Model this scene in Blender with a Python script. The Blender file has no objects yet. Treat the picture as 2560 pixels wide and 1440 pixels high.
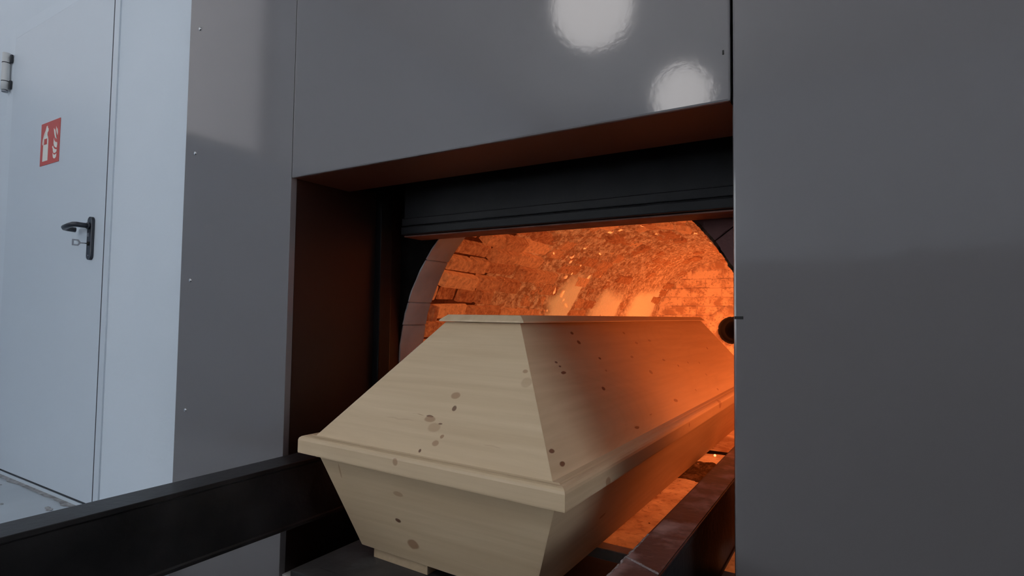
import bpy, bmesh, math, random
from math import sin, cos, pi, radians, sqrt
from mathutils import Vector, Matrix, noise

C = bpy.context.scene.collection
S = bpy.context.scene
EYE = 1.020                       # height of the lens above the floor
def h(z): return z + EYE          # heights below are given relative to the lens

# ------------------------------------------------------------------ camera
cam_d = bpy.data.cameras.new('camera'); cam = bpy.data.objects.new('camera', cam_d); C.objects.link(cam)
YAW, PITCH, ROLL = -0.551004, 0.0460054, 0.0129252
fwd = Vector((sin(YAW)*cos(PITCH), cos(YAW)*cos(PITCH), sin(PITCH)))
rgt = Vector((cos(YAW), -sin(YAW), 0)); upv = rgt.cross(fwd)
r2 = cos(ROLL)*rgt + sin(ROLL)*upv; u2 = -sin(ROLL)*rgt + cos(ROLL)*upv
m3 = Matrix((r2, u2, -fwd)).transposed()
cam.matrix_world = Matrix.Translation((0, 0, EYE)) @ m3.to_4x4()
cam_d.sensor_width = 36.0; cam_d.lens = 1416.46/2560*36; cam_d.clip_start = 0.02
S.camera = cam

# ------------------------------------------------------------------ sky, exposure
S.view_settings.view_transform = 'Standard'; S.view_settings.look = 'None'
S.view_settings.gamma = 1.0; S.view_settings.use_curve_mapping = False
S.view_settings.exposure = 0.0
w = bpy.data.worlds.new('overcast_sky'); S.world = w; w.use_nodes = True
bg = w.node_tree.nodes['Background']
bg.inputs[0].default_value = (0.89, 0.945, 1.0, 1); bg.inputs[1].default_value = 4.5

def light(name, kind, loc, power, col, size=0.2, rot=(0, 0, 0), spread=None, sy=None):
    d = bpy.data.lights.new(name, kind); d.energy = power; d.color = col
    if kind == 'AREA':
        d.size = size
        if sy: d.shape = 'RECTANGLE'; d.size_y = sy
        if spread: d.spread = spread
    else: d.shadow_soft_size = size
    o = bpy.data.objects.new(name, d); C.objects.link(o); o.location = loc; o.rotation_euler = rot
    return o
# the burner flames: one out of the port in the far wall, one low along the hidden right hand wall
FIRE = (1.0, 0.33, 0.095)
light('burner_flame', 'POINT', (-0.88, 3.82, h(-0.25)), 9, FIRE, 0.10)
light('side_flame', 'AREA', (-0.222, 2.85, h(-0.20)), 4.3, (1.0, 0.235, 0.062), 2.5, (radians(90), 0, radians(90)), sy=0.22)

# ------------------------------------------------------------------ materials
def mat(name, col, rough=0.5, metal=0.0, spec=0.5):
    m = bpy.data.materials.new(name); m.use_nodes = True
    b = m.node_tree.nodes['Principled BSDF']
    b.inputs['Base Color'].default_value = (*col, 1); b.inputs['Roughness'].default_value = rough
    b.inputs['Metallic'].default_value = metal; b.inputs['Specular IOR Level'].default_value = spec
    return m
def N(m, t, **kw):
    n = m.node_tree.nodes.new(t)
    for k, v in kw.items():
        if hasattr(n, k): setattr(n, k, v)
        else: n.inputs[k].default_value = v
    return n
def L(m, a, b): m.node_tree.links.new(a, b)
def bsdf(m): return m.node_tree.nodes['Principled BSDF']
def noisy(m, scale, c1, c2, bump=0.0, bscale=None, detail=4, lo=0.35, hi=0.65, vec=None, rough=None, dist=0.01):
    """mottled base colour between c1 and c2, optional bump"""
    tc = N(m, 'ShaderNodeTexCoord'); mp = N(m, 'ShaderNodeMapping'); L(m, tc.outputs['Object'], mp.inputs[0])
    if vec: mp.inputs['Scale'].default_value = vec
    n = N(m, 'ShaderNodeTexNoise', Scale=scale, Detail=detail); L(m, mp.outputs[0], n.inputs['Vector'])
    r = N(m, 'ShaderNodeValToRGB'); L(m, n.outputs['Fac'], r.inputs[0])
    r.color_ramp.elements[0].position = lo; r.color_ramp.elements[1].position = hi
    r.color_ramp.elements[0].color = (*c1, 1); r.color_ramp.elements[1].color = (*c2, 1)
    L(m, r.outputs[0], bsdf(m).inputs['Base Color'])
    if rough:
        mr = N(m, 'ShaderNodeMapRange'); mr.inputs[3].default_value = rough[0]; mr.inputs[4].default_value = rough[1]
        L(m, n.outputs['Fac'], mr.inputs[0]); L(m, mr.outputs[0], bsdf(m).inputs['Roughness'])
    if bump:
        n2 = N(m, 'ShaderNodeTexNoise', Scale=bscale or scale*3, Detail=6); L(m, mp.outputs[0], n2.inputs['Vector'])
        bp = N(m, 'ShaderNodeBump', Strength=bump, Distance=dist); L(m, n2.outputs['Fac'], bp.inputs['Height'])
        L(m, bp.outputs[0], bsdf(m).inputs['Normal'])
    return m

M_wall = noisy(mat('white_plaster', (0.8, 0.8, 0.8), 0.6), 2.0, (0.63, 0.70, 0.775), (0.66, 0.725, 0.80), 0.05, 60)
M_door = noisy(mat('painted_door_steel', (0.7, 0.7, 0.7), 0.45), 1.2, (0.575, 0.64, 0.715), (0.60, 0.665, 0.74), 0.03, 40)
M_dado = mat('grey_dado_paint', (0.38, 0.47, 0.58), 0.5)
M_dark = mat('dark_grey_paint', (0.05, 0.05, 0.052), 0.6)
M_wallr = mat('white_side_wall_paint', (0.78, 0.78, 0.78), 0.6)
M_ceil = mat('white_ceiling', (0.78, 0.77, 0.75), 0.7)
M_hall = noisy(mat('dark_hall_floor', (0.2, 0.2, 0.2), 0.4), 3.0, (0.075, 0.075, 0.078), (0.10, 0.10, 0.104), 0.05, 30)
M_floor = noisy(mat('grey_epoxy_floor', (0.5, 0.5, 0.5), 0.3), 3.0, (0.44, 0.49, 0.54), (0.50, 0.55, 0.60), 0.03, 30)
M_dirt = noisy(mat('floor_dirt', (0.3, 0.3, 0.3), 0.8), 40, (0.20, 0.19, 0.19), (0.42, 0.42, 0.43))
M_gap = mat('door_gap_seal', (0.03, 0.035, 0.045), 0.7)
M_panel = mat('grey_powder_coat', (0.171, 0.161, 0.167), 0.085, 0, 0.62)
tc = N(M_panel, 'ShaderNodeTexCoord'); nn = N(M_panel, 'ShaderNodeTexNoise', Scale=90.0, Detail=2.0); L(M_panel, tc.outputs['Object'], nn.inputs['Vector'])
bp = N(M_panel, 'ShaderNodeBump', Strength=0.02, Distance=0.003); L(M_panel, nn.outputs['Fac'], bp.inputs['Height']); L(M_panel, bp.outputs[0], bsdf(M_panel).inputs['Normal'])
M_black = noisy(mat('black_steel', (0.012, 0.012, 0.013), 0.45, 0, 0.22), 8, (0.004, 0.004, 0.005), (0.010, 0.010, 0.012), 0.05, 60, rough=(0.42, 0.6))
M_rail = noisy(mat('rail_black_paint', (0.02, 0.02, 0.022), 0.4, 0, 0.35), 10, (0.009, 0.009, 0.0105), (0.022, 0.021, 0.023), 0.08, 70, rough=(0.3, 0.5))
M_scuff = noisy(mat('worn_rail_face', (0.03, 0.03, 0.03), 0.4), 14, (0.045, 0.030, 0.029), (0.30, 0.20, 0.19), 0.1, 60, lo=0.48, hi=0.66, rough=(0.35, 0.55))
M_weld = mat('chalky_weld', (0.21, 0.16, 0.155), 0.8)
M_deck = noisy(mat('deck_steel', (0.03, 0.03, 0.03), 0.5), 12, (0.030, 0.029, 0.031), (0.055, 0.053, 0.055), 0.08, 60)
M_reveal = noisy(mat('brown_painted_reveal', (0.04, 0.03, 0.03), 0.4), 5, (0.013, 0.005, 0.0045), (0.019, 0.0078, 0.0068), 0.03, 50)
M_soot = noisy(mat('sooty_front_plate', (0.02, 0.02, 0.02), 0.9, 0, 0.1), 12, (0.005, 0.005, 0.005), (0.016, 0.014, 0.013), 0.4, 40)
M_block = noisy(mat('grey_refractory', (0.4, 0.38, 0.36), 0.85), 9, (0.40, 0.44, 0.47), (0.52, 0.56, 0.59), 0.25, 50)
M_blockr = noisy(mat('red_lit_refractory', (0.15, 0.1, 0.09), 0.9, 0, 0.2), 5, (0.10, 0.05, 0.05), (0.19, 0.085, 0.08), 0.25, 50)  # right-hand blocks: darker copy with the furnace's red light put into its colour
M_redlit = noisy(mat('red_lit_steel', (0.14, 0.06, 0.05), 0.8), 18, (0.11, 0.045, 0.035), (0.20, 0.085, 0.065), 0.2, 50)
M_edge = noisy(mat('burnt_mortar', (0.05, 0.03, 0.02), 0.95, 0, 0.1), 40, (0.012, 0.008, 0.006), (0.09, 0.045, 0.028), 0.5, 120)
M_flange = mat('brown_flange_paint', (0.085, 0.040, 0.032), 0.5)
M_sill = noisy(mat('concrete_sill', (0.3, 0.3, 0.3), 0.85), 14, (0.34, 0.335, 0.33), (0.50, 0.49, 0.48), 0.3, 50)
M_screw = mat('screw_steel', (0.55, 0.56, 0.58), 0.25, 0.9)
M_seal = mat('dark_edge_slot', (0.008, 0.008, 0.008), 0.7)
M_plastic = mat('dark_blue_grey_plastic', (0.022, 0.026, 0.038), 0.3)
M_key = mat('key_nickel', (0.30, 0.31, 0.34), 0.35, 0.8)
M_hinge = mat('hinge_paint', (0.60, 0.61, 0.62), 0.4)
M_red = mat('sign_red', (0.56, 0.085, 0.072), 0.45)
M_signw = mat('sign_white', (0.80, 0.80, 0.74), 0.45)

def hot(name, c1, c2, e1, e2, scale, strength, bump=0.6, bscale=70, speck=True, lo=0.35, hi=0.68, vec=None, rnd=0.22, mouth=0.22, wash=None):
    """incandescent refractory: colour and glow both vary with the temperature mottling"""
    m = mat(name, c1, 0.9, 0, 0.2); b = bsdf(m)
    geo = N(m, 'ShaderNodeNewGeometry')
    mp = N(m, 'ShaderNodeMapping'); L(m, geo.outputs['Position'], mp.inputs[0])
    if vec: mp.inputs['Scale'].default_value = vec
    n = N(m, 'ShaderNodeTexNoise', Scale=scale, Detail=6.0, Roughness=0.65); L(m, mp.outputs[0], n.inputs['Vector'])
    oi = N(m, 'ShaderNodeObjectInfo')
    mx = N(m, 'ShaderNodeMath', operation='MULTIPLY_ADD'); L(m, oi.outputs['Random'], mx.inputs[0]); mx.inputs[1].default_value = rnd
    sb = N(m, 'ShaderNodeMath', operation='SUBTRACT'); L(m, n.outputs['Fac'], sb.inputs[0]); sb.inputs[1].default_value = rnd/2
    L(m, sb.outputs[0], mx.inputs[2])
    fac = mx.outputs[0]
    if speck:      # fine dark pits
        v = N(m, 'ShaderNodeTexNoise', Scale=bscale*0.9, Detail=3.0); L(m, mp.outputs[0], v.inputs['Vector'])
        mr = N(m, 'ShaderNodeMapRange'); mr.inputs[1].default_value = 0.30; mr.inputs[2].default_value = 0.46
        mr.inputs[3].default_value = -0.16; mr.inputs[4].default_value = 0.0; L(m, v.outputs['Fac'], mr.inputs[0])
        ad = N(m, 'ShaderNodeMath', operation='ADD'); L(m, fac, ad.inputs[0]); L(m, mr.outputs[0], ad.inputs[1]); fac = ad.outputs[0]
    for (a, c, sock) in ((c1, c2, 'Base Color'), (e1, e2, 'Emission Color')):
        r = N(m, 'ShaderNodeValToRGB'); L(m, fac, r.inputs[0])
        r.color_ramp.elements[0].position = lo; r.color_ramp.elements[1].position = hi
        r.color_ramp.elements[0].color = (*a, 1); r.color_ramp.elements[1].color = (*c, 1)
        out = r.outputs[0]
        if wash:      # flame washed, glazed areas of the same lining (share of glaze stored on the mesh)
            at = N(m, 'ShaderNodeAttribute', attribute_name='wash'); wx = N(m, 'ShaderNodeMixRGB'); L(m, at.outputs['Fac'], wx.inputs[0]); L(m, out, wx.inputs[1])
            wx.inputs[2].default_value = (*wash[0 if sock == 'Base Color' else 1], 1); out = wx.outputs[0]
        L(m, out, b.inputs[sock])
    sp = N(m, 'ShaderNodeSeparateXYZ'); L(m, geo.outputs['Position'], sp.inputs[0])
    tg = N(m, 'ShaderNodeMapRange', interpolation_type='SMOOTHSTEP'); L(m, sp.outputs[1], tg.inputs[0])      # the mouth has cooled, the depth has not
    tg.inputs[1].default_value = 1.5; tg.inputs[2].default_value = 2.4; tg.inputs[3].default_value = mouth*strength; tg.inputs[4].default_value = strength
    L(m, tg.outputs[0], b.inputs['Emission Strength'])
    n2 = N(m, 'ShaderNodeTexNoise', Scale=bscale, Detail=5.0); L(m, mp.outputs[0], n2.inputs['Vector'])
    bp = N(m, 'ShaderNodeBump', Strength=bump, Distance=0.012); L(m, n2.outputs['Fac'], bp.inputs['Height']); L(m, bp.outputs[0], b.inputs['Normal'])
    return m
M_brick = hot('glowing_brick', (0.34, 0.17, 0.085), (0.60, 0.34, 0.185), (0.10, 0.014, 0.003), (0.37, 0.085, 0.020), 55, 1.0, 0.6, 110, lo=0.22, hi=0.78, rnd=0.42, mouth=0.85)
M_mortar = hot('hot_joint', (0.10, 0.05, 0.03), (0.22, 0.11, 0.06), (0.008, 0.001, 0.0), (0.03, 0.004, 0.001), 14, 1.0)
M_crust = hot('glowing_slag_crust', (0.36, 0.19, 0.10), (0.72, 0.46, 0.27), (0.13, 0.026, 0.006), (0.42, 0.138, 0.042), 30, 1.0, 1.0, 85, mouth=0.4, wash=((0.66, 0.39, 0.20), (0.42, 0.165, 0.050)))
M_glaze = hot('flame_washed_lining', (0.62, 0.36, 0.19), (0.70, 0.42, 0.22), (0.30, 0.080, 0.020), (0.44, 0.14, 0.038), 6, 1.0, 0.2, 45)
M_backb = hot('far_wall_brick', (0.42, 0.22, 0.11), (0.66, 0.38, 0.20), (0.20, 0.040, 0.010), (0.37, 0.105, 0.028), 11, 1.0, 0.4, 60, lo=0.40, hi=0.56, rnd=0.12)
M_hearth = hot('glowing_hearth', (0.36, 0.19, 0.10), (0.60, 0.33, 0.17), (0.16, 0.024, 0.004), (0.46, 0.105, 0.024), 7, 1.0, 0.5, 60, mouth=0.45)
M_ash = hot('dark_ash', (0.12, 0.07, 0.05), (0.34, 0.20, 0.12), (0.02, 0.003, 0.0), (0.10, 0.018, 0.004), 22, 1.0, 0.9, 90)
M_flake = hot('bright_slag_flake', (0.80, 0.55, 0.32), (0.85, 0.6, 0.36), (0.55, 0.16, 0.045), (0.80, 0.28, 0.09), 20, 1.0, 0.4, 80, speck=False)
M_ember = mat('ember', (0.9, 0.6, 0.3), 0.6); bsdf(M_ember).inputs['Emission Color'].default_value = (1, 0.5, 0.2, 1); bsdf(M_ember).inputs['Emission Strength'].default_value = 1.6
M_tube = mat('burner_steel', (0.02, 0.012, 0.012), 0.7)
M_lamp = mat('lamp_diffuser', (0.9, 0.9, 0.9), 0.5); bsdf(M_lamp).inputs['Emission Color'].default_value = (1, 0.96, 0.95, 1); bsdf(M_lamp).inputs['Emission Strength'].default_value = 5.8
M_alu = mat('lamp_housing', (0.5, 0.5, 0.5), 0.4, 0.3)
M_glass = mat('window_glass', (1, 1, 1), 0.0); bsdf(M_glass).inputs['Transmission Weight'].default_value = 1.0; bsdf(M_glass).inputs['IOR'].default_value = 1.01

M_matt = mat('matt_window_glass', (0.20, 0.19, 0.19), 0.5); bsdf(M_matt).inputs['Transmission Weight'].default_value = 1.0; bsdf(M_matt).inputs['IOR'].default_value = 1.05

def wood(name, axis, knots, seed):
    """spruce board; axis = direction of the grain (0 across the coffin, 1 along it); knots = (x, y, z, half length, half height, darkness)"""
    m = mat(name, (0.7, 0.6, 0.45), 0.5, 0, 0.35); b = bsdf(m)
    tc = N(m, 'ShaderNodeTexCoord')
    dn = N(m, 'ShaderNodeTexNoise', Scale=22.0, Detail=2.0); L(m, tc.outputs['Object'], dn.inputs['Vector'])
    ds = N(m, 'ShaderNodeVectorMath', operation='SUBTRACT'); L(m, dn.outputs['Color'], ds.inputs[0]); ds.inputs[1].default_value = (0.5, 0.5, 0.5)
    dm = N(m, 'ShaderNodeVectorMath', operation='SCALE'); L(m, ds.outputs[0], dm.inputs[0]); dm.inputs['Scale'].default_value = 0.009
    pv = N(m, 'ShaderNodeVectorMath', operation='ADD'); L(m, tc.outputs['Object'], pv.inputs[0]); L(m, dm.outputs[0], pv.inputs[1])
    pos = pv.outputs[0]
    sc = [9.0, 9.0, 9.0]; sc[axis] = 0.55
    mp = N(m, 'ShaderNodeMapping'); L(m, tc.outputs['Object'], mp.inputs[0]); mp.inputs['Scale'].default_value = sc; mp.inputs['Location'].default_value = (seed*1.7, seed*0.9, seed*2.3)
    g = N(m, 'ShaderNodeTexNoise', Scale=3.2, Detail=5.0, Roughness=0.55, Distortion=0.5); L(m, mp.outputs[0], g.inputs['Vector'])
    r = N(m, 'ShaderNodeValToRGB'); L(m, g.outputs['Fac'], r.inputs[0])
    e = r.color_ramp.elements; e[0].position = 0.30; e[1].position = 0.68
    e[0].color = (0.585, 0.43, 0.275, 1); e[1].color = (0.68, 0.515, 0.34, 1)
    sf = [70.0, 70.0, 70.0]; sf[axis] = 1.3
    mp3 = N(m, 'ShaderNodeMapping'); L(m, tc.outputs['Object'], mp3.inputs[0]); mp3.inputs['Scale'].default_value = sf
    g3 = N(m, 'ShaderNodeTexNoise', Scale=1.0, Detail=3.0); L(m, mp3.outputs[0], g3.inputs['Vector'])
    m3_ = N(m, 'ShaderNodeMapRange'); m3_.inputs[1].default_value = 0.35; m3_.inputs[2].default_value = 0.75; m3_.inputs[3].default_value = 0.0; m3_.inputs[4].default_value = 0.30; L(m, g3.outputs['Fac'], m3_.inputs[0])
    x3 = N(m, 'ShaderNodeMixRGB'); L(m, m3_.outputs[0], x3.inputs[0]); L(m, r.outputs[0], x3.inputs[1]); x3.inputs[2].default_value = (0.50, 0.345, 0.20, 1)
    # year rings: contour lines of a broad stretched noise
    mp2 = N(m, 'ShaderNodeMapping'); L(m, tc.outputs['Object'], mp2.inputs[0]); sc2 = [3.0]*3; sc2[axis] = 0.5; mp2.inputs['Scale'].default_value = sc2
    mp2.inputs['Location'].default_value = (seed*3.1, seed, seed*0.4)
    g2 = N(m, 'ShaderNodeTexNoise', Scale=1.6, Detail=1.0); L(m, mp2.outputs[0], g2.inputs['Vector'])
    mu = N(m, 'ShaderNodeMath', operation='MULTIPLY'); L(m, g2.outputs['Fac'], mu.inputs[0]); mu.inputs[1].default_value = 150.0
    si = N(m, 'ShaderNodeMath', operation='SINE'); L(m, mu.outputs[0], si.inputs[0])
    mr = N(m, 'ShaderNodeMapRange'); mr.inputs[1].default_value = 0.2; mr.inputs[2].default_value = 1.0; mr.inputs[3].default_value = 0.0; mr.inputs[4].default_value = 0.10 if axis else 0.06; L(m, si.outputs[0], mr.inputs[0])
    mix = N(m, 'ShaderNodeMixRGB'); mix.inputs[2].default_value = (0.47, 0.335, 0.20, 1); L(m, mr.outputs[0], mix.inputs[0]); L(m, x3.outputs[0], mix.inputs[1])
    col = mix.outputs[0]
    for (x, y, z, rl, rh, d) in knots:
        s = [rh*1.1, rh*1.1, rh*1.1]; s[axis] = rl
        k = N(m, 'ShaderNodeMapping', vector_type='TEXTURE'); k.inputs['Location'].default_value = (x, y, z); k.inputs['Scale'].default_value = s
        L(m, pos, k.inputs[0])
        ln = N(m, 'ShaderNodeVectorMath', operation='LENGTH'); L(m, k.outputs[0], ln.inputs[0])
        q = N(m, 'ShaderNodeMapRange'); q.inputs[1].default_value = 0.82; q.inputs[2].default_value = 1.12; q.inputs[3].default_value = min(1, d*1.4); q.inputs[4].default_value = 0.0
        L(m, ln.outputs['Value'], q.inputs[0])
        mx = N(m, 'ShaderNodeMixRGB'); L(m, q.outputs[0], mx.inputs[0]); L(m, col, mx.inputs[1])
        mx.inputs[2].default_value = (0.17, 0.085, 0.05, 1) if d > 0.62 else (0.34, 0.185, 0.10, 1)
        col = mx.outputs[0]
    L(m, col, b.inputs['Base Color'])
    bp = N(m, 'ShaderNodeBump', Strength=0.06, Distance=0.002); L(m, g.outputs['Fac'], bp.inputs['Height']); L(m, bp.outputs[0], b.inputs['Normal'])
    return m

# ------------------------------------------------------------------ mesh helpers
def link(name, me, m, parent=None, loc=None, smooth=False):
    o = bpy.data.objects.new(name, me); C.objects.link(o)
    if m and not me.materials: me.materials.append(m)
    if parent: o.parent = parent
    if loc is not None: o.location = loc
    if smooth:
        for p in me.polygons: p.use_smooth = True
    return o
def finish(bm, name, m, parent=None, loc=None, bevel=0, smooth=False, seg=2):
    bmesh.ops.remove_doubles(bm, verts=bm.verts, dist=1e-6)
    if bevel: bmesh.ops.bevel(bm, geom=list(bm.edges), offset=bevel, segments=seg, affect='EDGES', profile=0.6, clamp_overlap=True)
    bmesh.ops.recalc_face_normals(bm, faces=bm.faces)
    me = bpy.data.meshes.new(name); bm.to_mesh(me); bm.free()
    return link(name, me, m, parent, loc, smooth)
def add_box(bm, x0, x1, y0, y1, z0, z1):
    v = [bm.verts.new((x, y, z)) for x in (x0, x1) for y in (y0, y1) for z in (z0, z1)]
    for f in ((0, 1, 3, 2), (4, 6, 7, 5), (0, 4, 5, 1), (2, 3, 7, 6), (0, 2, 6, 4), (1, 5, 7, 3)): bm.faces.new([v[i] for i in f])
def box(name, x0, x1, y0, y1, z0, z1, m, parent=None, bevel=0, origin=None):
    """box in world coordinates; heights relative to the lens; origin = parent's world location"""
    o = Vector(origin) if origin else Vector((0, 0, 0))
    bm = bmesh.new(); add_box(bm, x0-o.x, x1-o.x, y0-o.y, y1-o.y, h(z0)-o.z, h(z1)-o.z)
    return finish(bm, name, m, parent, None, bevel)
def hexa(name, outer, inner, m, parent=None, bevel=0):
    """board between two quads"""
    bm = bmesh.new(); a = [bm.verts.new(p) for p in outer]; b = [bm.verts.new(p) for p in inner]
    bm.faces.new(a); bm.faces.new(b[::-1])
    for i in range(4): j = (i+1) % 4; bm.faces.new((a[i], b[i], b[j], a[j]))
    return finish(bm, name, m, parent, None, bevel)
def prism(name, pts, y0, y1, m, parent=None, bevel=0):
    """outline in (x, z) pulled along y"""
    bm = bmesh.new(); a = [bm.verts.new((x, y0, z)) for x, z in pts]; b = [bm.verts.new((x, y1, z)) for x, z in pts]
    bm.faces.new(a); bm.faces.new(b[::-1])
    for i in range(len(pts)): j = (i+1) % len(pts); bm.faces.new((a[i], b[i], b[j], a[j]))
    return finish(bm, name, m, parent, None, bevel)
def tube(name, path, r, m, parent=None, seg=12, cap=True):
    bm = bmesh.new(); rings = []
    for i, p in enumerate(path):
        p = Vector(p); t = (Vector(path[min(i+1, len(path)-1)]) - Vector(path[max(i-1, 0)])).normalized()
        a = t.orthogonal().normalized() if i == 0 else (rings[-1][1] - t*rings[-1][1].dot(t)).normalized()
        b = t.cross(a)
        rr = r[i] if isinstance(r, (list, tuple)) else r
        rings.append(([bm.verts.new(p + rr*(cos(2*pi*k/seg)*a + sin(2*pi*k/seg)*b)) for k in range(seg)], a))
    for (q, _), (s, _) in zip(rings, rings[1:]):
        for k in range(seg): bm.faces.new((q[k], q[(k+1) % seg], s[(k+1) % seg], s[k]))
    if cap: bm.faces.new(rings[0][0][::-1]); bm.faces.new(rings[-1][0])
    return finish(bm, name, m, parent, None, 0, True)
def empty(name, loc, label=None, cat=None, group=None, kind=None, rz=0):
    o = bpy.data.objects.new(name, None); C.objects.link(o); o.location = loc; o.rotation_euler = (0, 0, rz); o.empty_display_size = 0.1
    return tag(o, label, cat, group, kind)
def tag(o, label=None, cat=None, group=None, kind=None):
    for k, v in (('label', label), ('category', cat), ('group', group), ('kind', kind)):
        if v: o[k] = v
    return o
def struct(o, label=None): o['kind'] = 'structure'; return tag(o, label)

# ------------------------------------------------------------------ the room
FL = -EYE; CE = 3.10; XL, XR, YB, YW = -4.4, 4.2, -6.0, 1.06
LD = -.785
struct(box('floor', XL-.1, XR+.1, YB-.1, 5.0, FL-.1, FL, M_hall))
struct(box('landing', XL, -1.97, .05, 1.10, FL, LD, M_floor), 'low light grey landing in front of the white door')
struct(box('ceiling', XL-.1, XR+.1, YB-.1, 5.0, CE, CE+.1, M_ceil))
DX0, DX1, DZ0, DZ1 = -3.578, -2.552, -0.763, 1.340            # door leaf
# front wall with the door opening in it
bm = bmesh.new()
F0, F1, FZ = DX0-.075, DX1+.054, DZ1+.06
add_box(bm, XL, F0, YW, YW+.14, 0, h(CE)); add_box(bm, F1, -1.955, YW, YW+.14, 0, h(CE)); add_box(bm, F0, F1, YW, YW+.14, h(FZ), h(CE))
struct(finish(bm, 'wall_front', M_wall), 'white painted wall around the steel door')
bm = bmesh.new()
for p0, p1, q0, q1 in ((YB, -1.6, FL, CE), (-1.6, .7, FL, .1), (-1.6, .7, 1.9, CE), (.7, 5, FL, CE)): add_box(bm, XR, XR+.25, p0, p1, h(q0), h(q1))
struct(finish(bm, 'wall_right', M_wallr))
# left wall with one wide window, back wall with one
def wall_with_hole(name, along, a0, a1, pos, thick, w0, w1, z0, z1):
    bm = bmesh.new()
    def bx(p0, p1, q0, q1):
        if along == 'y': add_box(bm, pos-thick, pos, p0, p1, h(q0), h(q1))
        else: add_box(bm, p0, p1, pos-thick, pos, h(q0), h(q1))
    bx(a0, w0, FL, CE); bx(w1, a1, FL, CE); bx(w0, w1, FL, z0); bx(w0, w1, z1, CE)
    return struct(finish(bm, name, M_wall))
bm = bmesh.new()
for p0, p1, q0, q1 in ((YB, -5.8, FL, CE), (-5.8, -2.7, FL, -.35), (-5.8, -2.7, 1.75, CE), (-2.7, -1.04, FL, CE), (-1.04, 1.0, FL, 1.34), (-1.04, 1.0, 2.95, CE), (1.0, YW, FL, CE)): add_box(bm, XL-.25, XL, p0, p1, h(q0), h(q1))
struct(finish(bm, 'wall_left', M_wall))
wall_with_hole('wall_back', 'x', XL, XR, YB, .25, -4.0, -1.6, -0.1, 2.2)
def window(name, along, pos, w0, w1, z0, z1, n, glass=None, out=-1):
    e = empty(name, (0, 0, 0), kind='structure')
    def part(nme, p0, p1, q0, q1, d0, d1, m):
        if out > 0: d0, d1 = -d1, -d0
        if along == 'y': return box(nme, pos+d0, pos+d1, p0, p1, q0, q1, m, e)
        return box(nme, p0, p1, pos+d0, pos+d1, q0, q1, m, e)
    t = .06
    part('frame', w0, w1, z0, z0+t, -.16, -.10, M_hinge); part('frame', w0, w1, z1-t, z1, -.16, -.10, M_hinge)
    part('frame', w0, w0+t, z0+t, z1-t, -.16, -.10, M_hinge); part('frame', w1-t, w1, z0+t, z1-t, -.16, -.10, M_hinge)
    for i in range(1, n):
        x = w0 + (w1-w0)*i/n; part('mullion', x-.03, x+.03, z0+t, z1-t, -.16, -.10, M_hinge)
    part('pane', w0+t, w1-t, z0+t, z1-t, -.135, -.13, glass or M_glass)
    # daylight portal in the opening
    d = bpy.data.lights.new('window_daylight', 'AREA'); d.shape = 'RECTANGLE'; d.cycles.is_portal = True
    d.size = w1-w0; d.size_y = z1-z0
    o = bpy.data.objects.new('window_daylight', d); C.objects.link(o)
    if along == 'y': o.location = (pos+.2*out, (w0+w1)/2, h((z0+z1)/2)); o.rotation_euler = (radians(90), 0, radians(90*out))
    else: o.location = ((w0+w1)/2, pos-.2, h((z0+z1)/2)); o.rotation_euler = (radians(-90), 0, 0)
window('window_1', 'y', XL, -5.8, -2.7, -.35, 1.75, 3)
window('window_3', 'y', XL, -1.04, 1.0, 1.34, 2.95, 1, M_matt)
window('window_4', 'y', XR, -1.6, .7, .1, 1.9, 2, None, 1)
window('window_2', 'x', YB, -4.0, -1.6, -0.1, 2.2, 3)
struct(box('trim_1', XL, XL+.012, -2.65, YW, FL, 1.31, M_dado))      # grey dado panelling below the white upper wall
cb = empty('light_blocker', (.7, -.6, 0), 'low dark grey unseen desk standing across from the furnace panel', 'blocker')  # unseen block added behind the camera to darken the lower right panel
box('body', -.50, 1.90, -.88, -.30, FL+.06, .22, M_dark, cb, .006, cb.location); box('plinth', -.47, 1.87, -.85, -.34, FL, FL+.06, M_black, cb, 0, cb.location)
box('blocker_front', .12, 1.90, -.30, -.04, FL+.06, .215, M_dark, cb, .006, cb.location)
for x0, x1 in ((.13, .705), (.715, 1.305), (1.315, 1.89)):  # cabinet fronts dressing the added light blocker
    d_ = box('door', x0, x1, -.04, -.02, FL+.08, .20, M_dark, cb, .003, cb.location)
    box('handle', x1-.07, x1-.045, -.02, .005, -.35, -.21, M_black, d_, .003, cb.location)

# dirt lying along the foot of the door wall
rng = random.Random(3)
bm = bmesh.new(); top, bot = [], []
n = 60
for i in range(n+1):
    x = -4.3 + 1.9*i/n
    top.append(bm.verts.new((x, YW-.004, h(LD)+.0015))); bot.append(bm.verts.new((x, YW-.028-.014*noise.noise((x*9, 0, 0))-.018*max(0, noise.noise((x*31, 5, 0))), h(LD)+.0012)))
for i in range(n): bm.faces.new((top[i], bot[i], bot[i+1], top[i+1]))
for (x, y, r) in ((-3.27, .985, .011), (-3.25, .99, .006), (-2.73, .98, .012), (-2.70, .975, .015), (-2.66, .973, .009), (-2.93, .90, .007)):
    bmesh.ops.create_icosphere(bm, subdivisions=1, radius=r, matrix=Matrix.Translation((x, y, h(LD)+.002)) @ Matrix.Diagonal((1.3, .8, .25, 1)))
tag(finish(bm, 'floor_dirt', M_dirt), 'thin strip of grey dirt and crumbs along the foot of the white door', 'dirt', None, 'stuff')

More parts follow.
